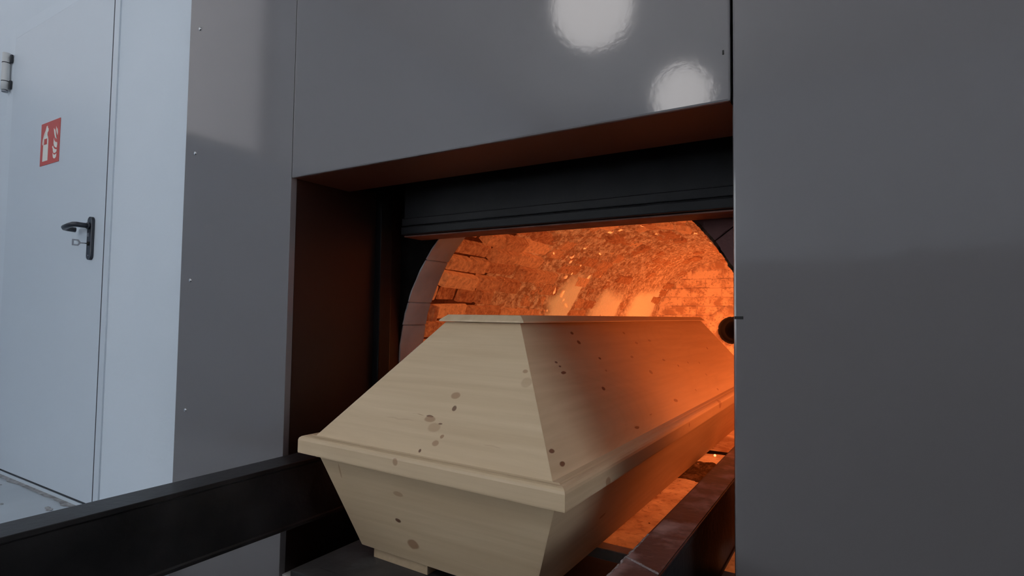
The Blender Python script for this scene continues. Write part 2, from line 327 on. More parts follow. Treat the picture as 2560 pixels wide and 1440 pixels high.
# ------------------------------------------------------------------ the steel door
d1 = empty('door_1', ((DX0+DX1)/2, YW, 0), 'white painted steel door with black lever handle', kind='structure')
O = d1.location
def dbox(nm, *a, m=M_door, parent=d1, bevel=0): return box(nm, *a, m, parent, bevel, O)
dbox('leaf', DX0, DX1, YW-.004, YW+.05, DZ0, DZ1, bevel=.001)
dbox('gap_seal', DX1, DX1+.0125, YW-.0034, YW+.05, LD+.002, DZ1, m=M_gap)
dbox('gap_seal', DX0, DX1, YW-.0034, YW+.05, DZ0-.008, DZ0, m=M_gap)
for nm, a in (('frame_side', (DX1+.0125, DX1+.054, YW-.006, YW+.06, LD+.001, DZ1+.06)), ('frame_side', (DX0-.075, DX0-.001, YW-.003, YW+.06, LD+.001, DZ1+.06)),
              ('frame_head', (DX0-.001, DX1+.0125, YW-.003, YW+.06, DZ1+.001, DZ1+.06)), ('threshold', (DX0-.001, DX1+.0125, YW-.008, YW+.06, LD+.001, DZ0-.008))):
    dbox(nm, *a, m=M_wall if a[0] < DX0+.1 and nm != 'threshold' else M_door, bevel=.001)
def lz(z): return h(z)
hx = -3.625
hin = tube('hinge', [(hx-O.x, YW-.022, lz(1.085)), (hx-O.x, YW-.022, lz(1.13)), (hx-O.x, YW-.022, lz(1.225)), (hx-O.x, YW-.022, lz(1.272))], .0165, M_hinge, d1); hin.location.y = -YW
for z in (1.128, 1.222):
    o = tube('knuckle_joint', [(hx-O.x, -.022, lz(z-.002)), (hx-O.x, -.022, lz(z+.002))], .0172, M_gap, hin); o.matrix_parent_inverse.identity(); o.location.y = YW
for z0, z1 in ((1.088, 1.13), (1.222, 1.262)): dbox('hinge_shadow_slot', hx+.018, hx+.034, YW-.014, YW-.006, z0, z1, m=M_gap)
o = tube('hinge_pin', [(hx-O.x, YW-.022, lz(1.074)), (hx-O.x, YW-.022, lz(1.085))], .013, M_key, d1); o.location.y = -YW
# handle: long rounded plate, U shaped lever
px, pz0, pz1, pw = -2.650, 0.196, 0.372, 0.0185
pts = [(px-O.x+pw*cos(a), lz(pz1)-pw+pw*sin(a)) for a in [pi*i/10 for i in range(11)]] + [(px-O.x+pw*cos(a), lz(pz0)+pw+pw*sin(a)) for a in [pi+pi*i/10 for i in range(11)]]
pl = prism('handle_plate', pts, YW-.0165-O.y, YW-.0035-O.y, M_plastic, d1, .002)
def lp(x, y, z): return (px-O.x+x, y, lz(z))
zl = 0.334
path = [lp(0, -.016, zl), lp(0, -.045, zl), lp(-.004, -.058, zl+.001), lp(-.014, -.066, zl+.001), lp(-.05, -.068, zl-.002), lp(-.095, -.066, zl-.006), lp(-.108, -.060, zl-.007), lp(-.114, -.046, zl-.008), lp(-.114, -.020, zl-.009)]
tube('lever', path, .0105, M_plastic, d1, 14)
tube('spindle_collar', [lp(0, -.0165, zl), lp(0, -.024, zl)], .014, M_plastic, d1, 16)
box('plate_badge', px-.011, px-.002, YW-.0175, YW-.0164, 0.291, 0.306, M_key, d1, 0, O)
tube('lock_cylinder', [lp(0, -.0166, .262), lp(0, -.020, .262)], .008, M_seal, d1, 14)
tube('plate_screw', [lp(.002, -.0166, .214), lp(.002, -.0175, .214)], .0035, M_key, d1, 10)
# key in the lock
key = empty('key', (px, YW-.020, h(.262)), 'small silver key left in the lock of the white steel door', 'key')
tube('key_blade', [(0, .004, 0), (0, -.026, 0)], .0022, M_key, key, 8)
bm = bmesh.new(); outer = [(-.024, -.009), (-.03, -.013), (-.052, -.012), (-.052, .012), (-.03, .013), (-.024, .007)]
# bow: a trapezoid ring standing on the blade
oo = [(-.024, -.0035), (-.031, -.0125), (-.052, -.0125), (-.052, .0125), (-.031, .0125), (-.024, .0035)]
ii = [(-.030, -.002), (-.034, -.0075), (-.0465, -.0075), (-.0465, .0075), (-.034, .0075), (-.030, .002)]
va = [[bm.verts.new((sx, y, z)) for y, z in ring] for ring in (oo, ii) for sx in (-.0013, .0013)]
for i in range(6):
    j = (i+1) % 6
    bm.faces.new((va[0][i], va[0][j], va[2][j], va[2][i])); bm.faces.new((va[1][i], va[3][i], va[3][j], va[1][j]))
    bm.faces.new((va[0][i], va[1][i], va[1][j], va[0][j])); bm.faces.new((va[2][i], va[2][j], va[3][j], va[3][i]))
finish(bm, 'key_bow', M_key, key)

# fire extinguisher sign on the door leaf
sg = empty('fire_extinguisher_sign', (-3.102, YW-.0052, h(0.7455)), 'square red sign with white extinguisher and flames on the white door', 'sign')
bm = bmesh.new(); add_box(bm, -.099, .099, -.001, .0011, -.0975, .0975); finish(bm, 'sign_plate', M_red, sg)
def flat(name, pts, m=M_signw, y=-.0016):
    bm = bmesh.new(); a = [bm.verts.new((x, y, z)) for x, z in pts]; b = [bm.verts.new((x, -.001, z)) for x, z in pts]
    f = bm.faces.new(a); bm.faces.new(b[::-1])
    for i in range(len(pts)): j = (i+1) % len(pts); bm.faces.new((a[i], b[i], b[j], a[j]))
    bmesh.ops.triangulate(bm, faces=[g for g in bm.faces if len(g.verts) > 4])
    return finish(bm, name, m, sg)
flat('extinguisher_pictogram', [(-.072, -.079), (-.016, -.079), (-.016, .014), (-.022, .030), (-.030, .040), (-.030, .050), (-.019, .056), (-.019, .068), (-.026, .070), (-.031, .082), (-.041, .080), (-.050, .062), (-.046, .056), (-.052, .046), (-.060, .036), (-.067, .020), (-.069, .000)])
flat('hose_pictogram', [(-.050, .062), (-.065, .046), (-.077, .022), (-.081, .002), (-.076, -.003), (-.072, .008), (-.067, .026), (-.058, .044), (-.047, .056)])
flat('extinguisher_label', [(-.059, -.003), (-.029, -.003), (-.029, .023), (-.059, .023)], M_red, -.0022)
def flame(pts): flat('flame_pictogram', pts)
flame([(.036, .060), (.040, .046), (.046, .030), (.056, .014), (.076, .004), (.066, .016), (.060, .030), (.056, .044), (.047, .056), (.045, .050)])
flame([(.062, .064), (.062, .050), (.068, .036), (.078, .022), (.081, .036), (.076, .050), (.068, .056)])
flame([(.040, .014), (.046, .004), (.060, -.006), (.078, -.010), (.080, -.020), (.076, -.034), (.060, -.030), (.048, -.022), (.041, -.010), (.042, .002)])
flame([(.028, -.024), (.036, -.020), (.044, -.030), (.058, -.038), (.078, -.042), (.074, -.052), (.060, -.056), (.046, -.054), (.038, -.044), (.036, -.034)])
flame([(.036, -.052), (.044, -.060), (.060, -.064), (.076, -.060), (.074, -.074), (.064, -.080), (.052, -.080), (.042, -.074), (.038, -.064)])

# ------------------------------------------------------------------ furnace cladding: three powder coated panels
YP, XO0, XO1, ZH = 1.04, -1.388, -0.1905, 0.3825
pl = empty('cladding_panel', (-1.67, YP, 0), 'narrow grey powder-coated panel with a row of screws beside the white wall', 'panel')
box('sheet', -1.952, XO0-.0004, YP, YP+.019, FL+.002, CE-.01, M_panel, pl, .0015, pl.location)
box('folded_edge', XO0-.018, XO0-.0015, YP+.019, YP+.10, FL+.03, CE-.01, M_panel, pl, 0, pl.location)
me_s = None
for z in [0.950+.426*k for k in (3, 2, 1, 0, -1, -2, -3)]:
    if me_s is None:
        bm = bmesh.new(); prof = [(.0065, 0), (.0062, -.0015), (.005, -.003), (.003, -.0038), (.0012, -.0032)]
        for i in range(len(prof)):
            prof[i] = [bm.verts.new((prof[i][0]*cos(2*pi*k/14), prof[i][1], prof[i][0]*sin(2*pi*k/14))) for k in range(14)]
        for a, b in zip(prof, prof[1:]):
            for k in range(14): bm.faces.new((a[k], a[(k+1) % 14], b[(k+1) % 14], b[k]))
        bm.faces.new(prof[-1])
        o = finish(bm, 'screw', M_screw, pl, None, 0, True); me_s = o.data
    else: o = link('screw', me_s, None, pl)
    o.location = Vector((-1.890, YP-.0004, h(z))) - pl.location
hd = empty('furnace_hood_panel', (-.79, YP, 0), 'wide glossy grey panel above the furnace opening reflecting two lamps', 'panel')
box('front_sheet', XO0+.0004, XO1, YP, YP+.012, ZH, CE-.01, M_panel, hd, .004, hd.location)
box('bottom_flange', XO0+.004, XO1-.002, YP+.006, 1.252, ZH+.0005, ZH+.006, M_flange, hd, 0, hd.location)
box('side_flange', XO1-.012, XO1-.001, YP+.012, YP+.07, ZH+.006, CE-.02, M_black, hd, 0, hd.location)
box('latch_mark', XO1-.0135, XO1-.0105, YP-.0006, YP+.001, .468, .476, M_seal, hd, 0, hd.location)
rp = empty('furnace_side_panel', (.9, YP, 0), 'large dark grey panel to the right of the furnace opening', 'panel')
box('front_sheet', -.1865, 2.4, YP-.002, YP+.012, FL+.01, CE-.01, M_panel, rp, .004, rp.location)
box('side_flange', -.185, -.172, YP+.012, YP+.10, FL+.01, CE-.02, M_panel, rp, 0, rp.location)
box('edge_slot', -.1855, -.171, YP-.0026, YP-.0015, -.0038, .0012, M_seal, rp, .0, rp.location)

# ------------------------------------------------------------------ the furnace itself
CX, ZC, R = -.79, -.162, .592
fu = empty('cremation_furnace', (CX, 1.5, 0), 'black steel furnace mouth with a glowing orange brick vault behind it', 'furnace')
FO = fu.location.copy()
def fbox(nm, *a, m=M_black, bevel=0): return box(nm, *a, m, fu, bevel, FO)
def flink(o, world=True):   # a mesh made in world coordinates becomes a part
    o.parent = fu; o.location = -FO; return o
fbox('reveal_panel', XO0-.016, XO0, YP+.02, 1.376, FL, ZH+.02, m=M_reveal)
fbox('reveal_panel', XO1, XO1+.014, YP+.02, 1.376, FL, ZH+.02, m=M_reveal)
fbox('guide_post', XO0-.005, XO0+.026, 1.376, 1.43, FL, 1.3, bevel=.003)
fbox('guide_post', XO1-.028, XO1+.005, 1.376, 1.43, FL, 1.3, bevel=.003)
fbox('jamb_lining', XO0-.012, XO0+.002, 1.43, 1.5, FL, 1.3, m=M_reveal)
fbox('jamb_lining', XO1-.002, XO1+.012, 1.43, 1.5, FL, 1.3, m=M_reveal)
# raised door slab with its stiffening ribs forms the lintel
fbox('raised_door', -1.272, -.215, 1.382, 1.478, .250, 1.25, m=M_black, bevel=.010)
fbox('red_lit_underside', -1.268, -.219, 1.386, 1.474, .2465, .2505, m=M_redlit)  # reddish strip: furnace light on the door's underside put into the colour
fbox('door_rib', -1.270, -.217, 1.372, 1.386, .2525, .278, m=M_black, bevel=.003)
fbox('door_rib', -1.270, -.217, 1.374, 1.386, .281, .306, m=M_black, bevel=.003)
fbox('shaft_back', XO0-.02, XO1+.02, 1.60, 1.62, .46, 1.32)
fbox('shaft_top', XO0-.02, XO1+.02, 1.06, 1.62, 1.30, 1.32)
fbox('shaft_front', XO0-.02, XO1+.02, 1.252, 1.262, ZH+.02, 1.32)
fbox('shaft_side', XO0-.03, XO0-.016, 1.06, 1.62, ZH, 1.32); fbox('shaft_side', XO1+.014, XO1+.03, 1.06, 1.62, ZH, 1.32)
# front plate: soot black, with the arch cut out
def arch_pts(r, z_bottom, n=40, a0=0.0, a1=pi):
    return [(CX-r, z_bottom)] + [(CX-r*cos(a0+(a1-a0)*i/n), ZC+r*sin(a0+(a1-a0)*i/n)) for i in range(n+1)] + [(CX+r, z_bottom)]
bm = bmesh.new()
inn = arch_pts(R+.004, -.62); outp = []
for (x, z) in inn:
    dx, dz = x-CX, z-ZC
    if z <= ZC: outp.append((CX+(-.66 if dx < 0 else .76), z))
    else:
        k = min((.66 if dx < 0 else .76)/abs(dx) if abs(dx) > 1e-6 else 9, .80/dz if dz > 1e-6 else 9); outp.append((CX+dx*k, ZC+dz*k))
for y in (1.5,):
    inn = [(CX+(x-CX)*kk, ZC+(z-ZC)*(kk if z > ZC else 1)) for x, z in inn for kk in [1+.20*max(0, min(1, ((x-CX)/R-.05)/.12))]]
    a = [bm.verts.new((x, 1.500, h(z))) for x, z in inn]; b = [bm.verts.new((x, 1.500, h(z))) for x, z in outp]; c = [bm.verts.new((x, 1.512, h(z))) for x, z in inn]
    for i in range(len(inn)-1):
        bm.faces.new((a[i], a[i+1], b[i+1], b[i])); bm.faces.new((a[i], c[i], c[i+1], a[i+1]))
flink(finish(bm, 'front_plate', M_soot))
# front ring of pale refractory blocks
def curved_block(y0, y1, f0, f1, r0, r1, seed, seg=4, jit=.002):
    """voussoir between two angles (measured from the left springing); below 0 the wall runs straight down"""
    bm = bmesh.new(); rr = random.Random(seed); grid = []
    def P(f, r, y):
        j = lambda: rr.uniform(-jit, jit)
        if f < 0: return (CX-r, y+j(), h(ZC+f*R))
        if f > pi: return (CX+r, y+j(), h(ZC-(f-pi)*R))
        return (CX-(r+j())*cos(f), y+j(), h(ZC+(r+j())*sin(f)))
    for i in range(seg+1):
        f = f0+(f1-f0)*i/seg
        grid.append([bm.verts.new(P(f, r, y)) for r, y in ((r0, y0), (r0, (y0+y1)/2), (r0, y1), (r1, y1), (r1, y0))])
    for a, b in zip(grid, grid[1:]):
        for k in range(5): bm.faces.new((a[k], b[k], b[(k+1) % 5], a[(k+1) % 5]))
    bm.faces.new(grid[0]); bm.faces.new(grid[-1][::-1])
    return bm
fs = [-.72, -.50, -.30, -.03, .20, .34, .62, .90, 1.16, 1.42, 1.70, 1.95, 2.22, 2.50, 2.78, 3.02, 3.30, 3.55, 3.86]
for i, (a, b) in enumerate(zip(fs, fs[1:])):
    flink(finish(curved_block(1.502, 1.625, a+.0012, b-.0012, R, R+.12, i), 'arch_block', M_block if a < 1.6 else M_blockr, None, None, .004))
# ragged mortar edge round the mouth
bm = bmesh.new(); rg = random.Random(8); ringv = []
for i in range(240):
    f = 1.5+(pi-1.55)*i/239
    q = []
    for k in range(6):
        a = 2*pi*k/6; rad = .008+.010*max(0, noise.noise((f*26, k*.8, 2)))+.007*max(0, noise.noise((f*70, k, 7)))
        rad *= .5*min(1, (f-1.48)*5)
        q.append(bm.verts.new((CX-(R-.001+rad*cos(a))*cos(f), 1.506+rad*1.0*sin(a), h(ZC+(R-.001+rad*cos(a))*sin(f)))))
    ringv.append(q)
for a, b in zip(ringv, ringv[1:]):
    for k in range(6): bm.faces.new((a[k], b[k], b[(k+1) % 6], a[(k+1) % 6]))
flink(tag(finish(bm, 'mortar_edge', M_edge), kind='stuff'))
# shell behind the bricks: dark joints
Y0, Y1 = 1.625, 4.36
bm = bmesh.new(); RS = R+.040
pr = [(CX-RS, -.62)] + [(CX-RS*cos(pi*i/36), ZC+RS*sin(pi*i/36)) for i in range(37)] + [(CX+RS, -.62)]
a = [bm.verts.new((x, Y0-.02, h(z))) for x, z in pr]; b = [bm.verts.new((x, Y1+.06, h(z))) for x, z in pr]
for i in range(len(pr)-1): bm.faces.new((a[i], a[i+1], b[i+1], b[i]))
flink(finish(bm, 'vault_backing', M_mortar))

# bricks ---------------------------------------------------------------
def brick_mesh(seed, rough=1.0):
    """a unit brick (length y = 1, height z = 1, depth x = 1, inner face at x = 0 looking +x) with worn corners"""
    bm = bmesh.new(); rr = random.Random(seed)
    ny, nz = 5, 4
    ys = [-.5, -.47+rr.uniform(0, .02), -.16+rr.uniform(-.08, .08), .18+rr.uniform(-.08, .08), .47, .5]; zs = [-.5, -.44, 0+rr.uniform(-.1, .1), .44, .5]
    front = []
    for y in ys:
        row = []
        for z in zs:
            ey, ez = abs(y) > .49, abs(z) > .49
            d = rr.uniform(-.05, .05)*rough
            if ey or ez: d -= .10*rough+rr.uniform(0, .10)*rough
            if ey and ez: d -= rr.uniform(.05, .32)*rough
            row.append(bm.verts.new((d, y*(1-.025*rr.random()*rough) + (rr.uniform(-.02, .02)*rough if ey else 0), z+(rr.uniform(-.05, .03)*rough if ez else 0))))
        front.append(row)
    for i in range(ny):
        for j in range(nz): bm.faces.new((front[i][j], front[i+1][j], front[i+1][j+1], front[i][j+1]))
    back = [bm.verts.new((-1, y, z)) for y, z in ((-.5, -.5), (.5, -.5), (.5, .5), (-.5, .5))]
    def strip(vs, p, q):
        for u, v in zip(vs, vs[1:]): bm.faces.new((u, v, p) if u is not vs[-2] else (u, v, p)) if False else None
        bm.faces.new(vs[::-1] + [p, q])
    strip([front[i][0] for i in range(ny+1)], back[0], back[1])
    strip([front[ny][j] for j in range(nz+1)], back[1], back[2])
    strip([front[i][nz] for i in range(ny, -1, -1)], back[2], back[3])
    strip([front[0][j] for j in range(nz, -1, -1)], back[3], back[0])
    bmesh.ops.triangulate(bm, faces=[f for f in bm.faces if len(f.verts) > 4])
    bmesh.ops.recalc_face_normals(bm, faces=bm.faces)
    me = bpy.data.meshes.new('brick'); bm.to_mesh(me); bm.free(); me.materials.append(M_brick)
    return me
BM = [brick_mesh(100+i) for i in range(14)]
BH, DP = .066, .12
def course_frame(c):
    """middle of course c: (x, z, tilt about y) on the vault face; negative courses are the straight wall"""
    s = (c+.5)*BH
    if s < 0: return CX-R, ZC+s, 0.0
    f = s/R
    if f > pi: return CX+R, ZC-(f-pi)*R, pi
    return CX-R*cos(f), ZC+R*sin(f), f
rb = random.Random(21)
far = []       # (matrix, mesh) of the bricks joined into one part
ncour = int((pi*R)/BH)
n_b = 0
for c in range(-7, ncour+7):
    y = Y0+.004+rb.choice((0, -.06, -.11)); visible = -2 <= c <= 17
    while y < Y1:
        ln = rb.choice((.115, .118, .175, .23, .23, .15)); ya, yb = max(y, Y0+.003), min(y+ln, Y1); y += ln
        if yb-ya < .03: continue
        x, z, f = course_frame(c)
        out = rb.gauss(0, .010)+(rb.choice((-.034, -.026, .018)) if rb.random() < .30 else 0)
        out = max(-.038, min(.028, out))
        me = BM[rb.randrange(len(BM))]
        n = Vector((cos(f), 0, -sin(f)))          # inward normal of the vault face
        mt = Matrix.Translation(Vector((x, (ya+yb)/2, h(z)))+n*out) @ Matrix.Rotation(f, 4, 'Y') @ Matrix.Rotation(rb.gauss(0, .022), 4, 'X') @ Matrix.Rotation(rb.gauss(0, .02), 4, 'Z') @ Matrix.Diagonal((DP*.33, (yb-ya)-.012-.010*rb.random()**3, BH-.0085-.008*rb.random()**3, 1))
        if visible and yb < 3.0 and n_b < 200:
            o = link('brick', me, None, fu); o.matrix_local = Matrix.Translation(-FO) @ mt; n_b += 1
        else: far.append((mt, me))
def joined(name, items, m, mats=None):
    vs, fc = [], []
    for mt, me in items:
        o0 = len(vs); vs += [tuple(mt @ v.co) for v in me.vertices]; fc += [tuple(i+o0 for i in p.vertices) for p in me.polygons]
    me = bpy.data.meshes.new(name); me.from_pydata(vs, [], fc); me.update()
    return link(name, me, m)
flink(tag(joined('fused_bricks', far, M_brick), kind='stuff'))

# slag crust over the deeper bricks: granular above, flame washed below
def sm(a, b, x): t = max(0, min(1, (x-a)/(b-a))); return t*t*(3-2*t)
def crust_h(f, y):
    n1 = noise.fractal((f*2.2, y*1.9, 3.1), 1.0, 2.0, 3)
    cover = sm(2.0, 2.6, y+.45*n1+.25*(f-.6))                 # how far the crust has grown
    low = sm(.70, .48, f+.12*n1+.05*noise.noise((y*4, 1, 8)))  # flame washed zone near the springing
    yy = y-.25*(f-.4)+.05*noise.noise((f*7, y*3, 2))
    streak = max(sm(w_, w_*.55, abs(yy-c_)) for c_, w_ in ((2.68, .17), (3.27, .25), (3.92, .33)))
    wash = low*streak
    g = noise.fractal((f*R*42, y*42, 0), .8, 2.0, 4)
    g2 = noise.noise((f*R*95, y*95, 5))
    amp = (.013*g+.007*g2)*(1-.85*wash)*(1-.35*sm(3.3, 4.1, y))
    return -.030+.034*cover+.012*cover*n1+amp*(.35+.65*cover)+.016*wash, wash
def crust(name, f0, f1, y0, y1, nf, ny, m, sel):
    vs, fc, W = [], [], []
    for i in range(nf+1):
        f = f0+(f1-f0)*i/nf
        for j in range(ny+1):
            y = y0+(y1-y0)*j/ny; t, ws = crust_h(f, y); r = R-t
            W.append(ws)
            if f < 0: vs.append((CX-r, y, h(ZC+f*R)))
            else: vs.append((CX-r*cos(f), y, h(ZC+r*sin(f))))
    for i in range(nf):
        for j in range(ny):
            q = (i*(ny+1)+j, (i+1)*(ny+1)+j, (i+1)*(ny+1)+j+1, i*(ny+1)+j+1)
            fc.append(q)
    me = bpy.data.meshes.new(name); me.from_pydata(vs, [], fc); me.update()
    me.materials.append(M_crust)
    at = me.attributes.new('wash', 'FLOAT', 'POINT'); at.data.foreach_set('value', W)
    for p in me.polygons: p.use_smooth = True
    o = bpy.data.objects.new(name, me); C.objects.link(o); return o
flink(tag(crust('slag_crust', -.25, 2.5, 1.95, 4.36, 200, 280, M_crust, None), kind='stuff'))
# bright curled flakes stuck on the crust (angle in degrees from the left springing, depth, size)
FLK = [(48.3, 2.28, .018, 4), (56.1, 2.47, .020, 2), (48.6, 2.45, .040, 2), (46.2, 2.48, .028, 1), (37.1, 2.57, .030, 1), (39.5, 2.60, .022, 1), (44.7, 2.63, .022, 1), (54.3, 2.71, .030, 5), (28.8, 2.53, .034, 3), (28.0, 2.60, .030, 3),
       (24.8, 2.64, .018, 1), (39.0, 2.82, .038, 1), (36.2, 2.78, .026, 1), (18.2, 2.53, .015, 1), (69.9, 2.49, .034, 2), (74.8, 2.49, .030, 1), (83.4, 2.57, .034, 2), (82.5, 2.79, .026, 2), (21.7, 2.69, .026, 5), (99.3, 2.88, .034, 2), (98.3, 3.29, .034, 1), (31.3, 2.04, .018, 2), (40.2, 2.96, .02, 1)]
def flake_mesh(seed):
    bm = bmesh.new(); rr = random.Random(seed); nu, nv = 5, 4; g = []
    for i in range(nu):
        row = []
        for j in range(nv):
            u, v = i/(nu-1)-.5, j/(nv-1)-.5
            row.append(bm.verts.new((.30-.9*u*u+rr.uniform(-.10, .10), u*1.0+rr.uniform(-.11, .11), v*.9+rr.uniform(-.11, .11))))
        g.append(row)
    for i in range(nu-1):
        for j in range(nv-1): bm.faces.new((g[i][j], g[i+1][j], g[i+1][j+1], g[i][j+1]))
    r = bmesh.ops.solidify(bm, geom=list(bm.faces), thickness=.18)
    me = bpy.data.meshes.new('slag_flake'); bm.to_mesh(me); bm.free(); me.materials.append(M_flake); return me
FM = [flake_mesh(i) for i in range(6)]
for i, (fd, y, s, asp) in enumerate(FLK):
    f = radians(fd); t = max(crust_h(f, y)[0], 0.0); n = Vector((cos(f), 0, -sin(f)))
    p = Vector((CX-R*cos(f), y, h(ZC+R*sin(f))))+n*(t+.003)
    sc = {1: (s*.5, s*.6, s*.7), 2: (s*.5, s, s*.5), 3: (s*.5, s*.5, s*1.3), 4: (s*.4, s*1.3, s*.4), 5: (s*.5, s*1.6, s*.4)}[asp]
    o = link('slag_flake', FM[i % 6], None, fu)
    o.matrix_local = Matrix.Translation(-FO) @ Matrix.Translation(p) @ Matrix.Rotation(f, 4, 'Y') @ Matrix.Rotation(rb.uniform(-.6, .6), 4, 'X') @ Matrix.Diagonal((*sc, 1))

# far wall, its bricks and the burner port
PXC, PZC, PR = -.80, -.098, .105
bm = bmesh.new()
hole = [(PXC+(PR-.004)*cos(2*pi*k/48), PZC+(PR-.004)*sin(2*pi*k/48)) for k in range(48)]; rim_ = [(PXC+.8*cos(2*pi*k/48), PZC+.8*sin(2*pi*k/48)) for k in range(48)]
va = [bm.verts.new((x, Y1+.032, h(z))) for x, z in hole]; vb = [bm.verts.new((x, Y1+.032, h(z))) for x, z in rim_]
for k in range(48): bm.faces.new((va[k], va[(k+1) % 48], vb[(k+1) % 48], vb[k]))
flink(finish(bm, 'end_wall_joints', M_backb))
BW = [brick_mesh(300+i, .5) for i in range(8)]
for me in BW: me.materials.clear(); me.materials.append(M_backb)
rb2 = random.Random(5)
restb = []
for row in range(16):
    z = -.60+.068*(row+.5)
    if z > .46: continue
    x = CX-.62-(.11 if row % 2 else 0)+rb2.uniform(-.03, .03)
    while x < CX+.62:
        ln = .225; xc = x+ln/2; x += ln
        hw_ = sqrt(max(0, R*R-max(0, z-ZC)**2))
        if abs(xc-CX) > hw_+.10: continue
        dx = max(0, abs(xc-PXC)-ln/2); dz = max(0, abs(z-PZC)-.034)
        pieces = [(xc, ln)]
        if dx*dx+dz*dz < (PR+.02)**2:
            pieces = []
            for s in (-1, 1):      # cut bricks either side of the port
                lim = PXC+s*sqrt(max(0, (PR+.025)**2-dz*dz)); a, b = (xc-ln/2, min(xc+ln/2, lim)) if s < 0 else (max(xc-ln/2, lim), xc+ln/2)
                if b-a > .025: pieces.append(((a+b)/2, b-a))
        for xc_, l_ in pieces:
            mt = Matrix.Translation((xc_, Y1+.01+rb2.gauss(0, .004), h(z))) @ Matrix.Rotation(-pi/2, 4, 'Z') @ Matrix.Diagonal((.055, l_-.006, .062, 1))
            me = BW[rb2.randrange(8)]
            if -.2 < z and xc_ < CX+.12:
                o = link('brick', me, None, fu); o.matrix_local = Matrix.Translation(-FO) @ mt
            else: restb.append((mt, me))
flink(tag(joined('end_wall_bricks', restb, M_backb), kind='stuff'))
def lathe_y(name, prof, cx, cz, m, seg=28, jit=0, seed=0):
    bm = bmesh.new(); rr = random.Random(seed); rings = []
    for (y, r) in prof: rings.append([bm.verts.new((cx+(r+rr.uniform(-jit, jit))*cos(2*pi*k/seg), y+rr.uniform(-jit, jit)*.6, h(cz)+(r+rr.uniform(-jit, jit))*sin(2*pi*k/seg))) for k in range(seg)])
    for a, b in zip(rings, rings[1:]):
        for k in range(seg): bm.faces.new((a[k], a[(k+1) % seg], b[(k+1) % seg], b[k]))
    return finish(bm, name, m, None, None, 0, True)
flink(lathe_y('burner_collar', [(Y1+.03, PR+.075), (Y1-.002, PR+.07), (Y1-.012, PR+.05), (Y1-.014, PR+.03), (Y1-.010, PR+.010), (Y1+.004, PR-.002), (Y1+.03, PR-.004)], PXC, PZC, M_backb, 48, .005, 4))
flink(lathe_y('burner_port', [(Y1+.040, PR+.012), (Y1+.040, PR-.010), (Y1+.10, PR-.012), (Y1+.11, PR-.035), (Y1+.12, PR-.04), (Y1+.5, PR-.045), (Y1+.5, .001)], PXC, PZC, M_tube))

# hearth: two glowing slabs with a dark slot between them, ash and embers on top
HZ = -.600
def slab(name, x0, x1, y0, y1, z, m, seed, amp=.004, n=(30, 40)):
    vs, fc = [], []
    for i in range(n[0]+1):
        for j in range(n[1]+1):
            x = x0+(x1-x0)*i/n[0]; y = y0+(y1-y0)*j/n[1]
            e = 0 if 0 < j < n[1] else -.006
            if j in (0, n[1]): y += .006*noise.noise((x*30, y*9, seed))
            vs.append((x, y, h(z)+amp*noise.fractal((x*9, y*9, seed), 1, 2, 4)+e))
    k = n[1]+1
    for i in range(n[0]):
        for j in range(n[1]): fc.append((i*k+j, (i+1)*k+j, (i+1)*k+j+1, i*k+j+1))
    b0 = len(vs)
    for j in (0, n[1]):          # end faces
        s = len(vs)
        for i in range(n[0]+1): vs.append((vs[i*k+j][0], vs[i*k+j][1], h(z-.07)))
        for i in range(n[0]): fc.append((i*k+j, (i+1)*k+j, s+i+1, s+i))
    me = bpy.data.meshes.new(name); me.from_pydata(vs, [], fc); me.update(); o = link(name, me, m); o.data.update()
    for p in me.polygons: p.use_smooth = True
    return flink(o)
slab('hearth_slab', CX-R-.01, CX+R+.01, 1.452, 2.615, HZ, M_hearth, 1, n=(50, 90))
slab('hearth_slab', CX-R-.01, CX+R+.01, 2.685, 4.40, HZ+.002, M_hearth, 2, n=(40, 60))
fbox('slot_shade', CX-R-.01, CX+R+.01, 2.622, 2.678, HZ-.16, HZ-.002, m=M_soot, bevel=.003)  # black filler: the shade inside the slot put in as a solid
flink(box('hearth_base', CX-R-.03, CX+R+.03, 1.40, 4.45, FL, HZ-.066, M_soot))
fbox('sill_strip', XO0+.02, XO1-.02, 1.404, 1.446, FL, HZ-.004, m=M_sill, bevel=.003)
fbox('sill_lip', XO0+.02, XO1-.02, 1.446, 1.4525, FL, HZ-.022, m=M_soot)
fbox('threshold_plate', XO0, XO1, YP+.01, 1.10, FL, -.735, m=M_sill)
# crumbled ash heap on the hearth beside the coffin
vs, fc = [], []; nx, ny = 46, 60
for i in range(nx+1):
    for j in range(ny+1):
        u, v = i/nx, j/ny; x = -.70+.36*u; y = 2.10+.36*v
        edge = min(1, 5*min(v, 1-v))*min(1, 5*min(u, 1-u))
        t = .014*edge+.014*noise.fractal((x*24, y*24, 1), .9, 2, 4)*min(1, edge*1.5)-.006
        if v < .12: t -= .004
        vs.append((x, y+.03*noise.noise((x*12, 0, 3)), h(HZ)+t))
for i in range(nx):
    for j in range(ny): k = ny+1; fc.append((i*k+j, (i+1)*k+j, (i+1)*k+j+1, i*k+j+1))
me = bpy.data.meshes.new('ash_heap'); me.from_pydata(vs, [], fc); me.update()
flink(tag(link('ash_heap', me, M_ash), kind='stuff'))
bm = bmesh.new(); bmesh.ops.create_icosphere(bm, subdivisions=2, radius=.0055); 
em = finish(bm, 'ember', M_ember, None, None, 0, True); em.parent = fu; em.location = Vector((-.533, 2.53, h(HZ)+.012))-FO
rk = random.Random(14); bm = bmesh.new()
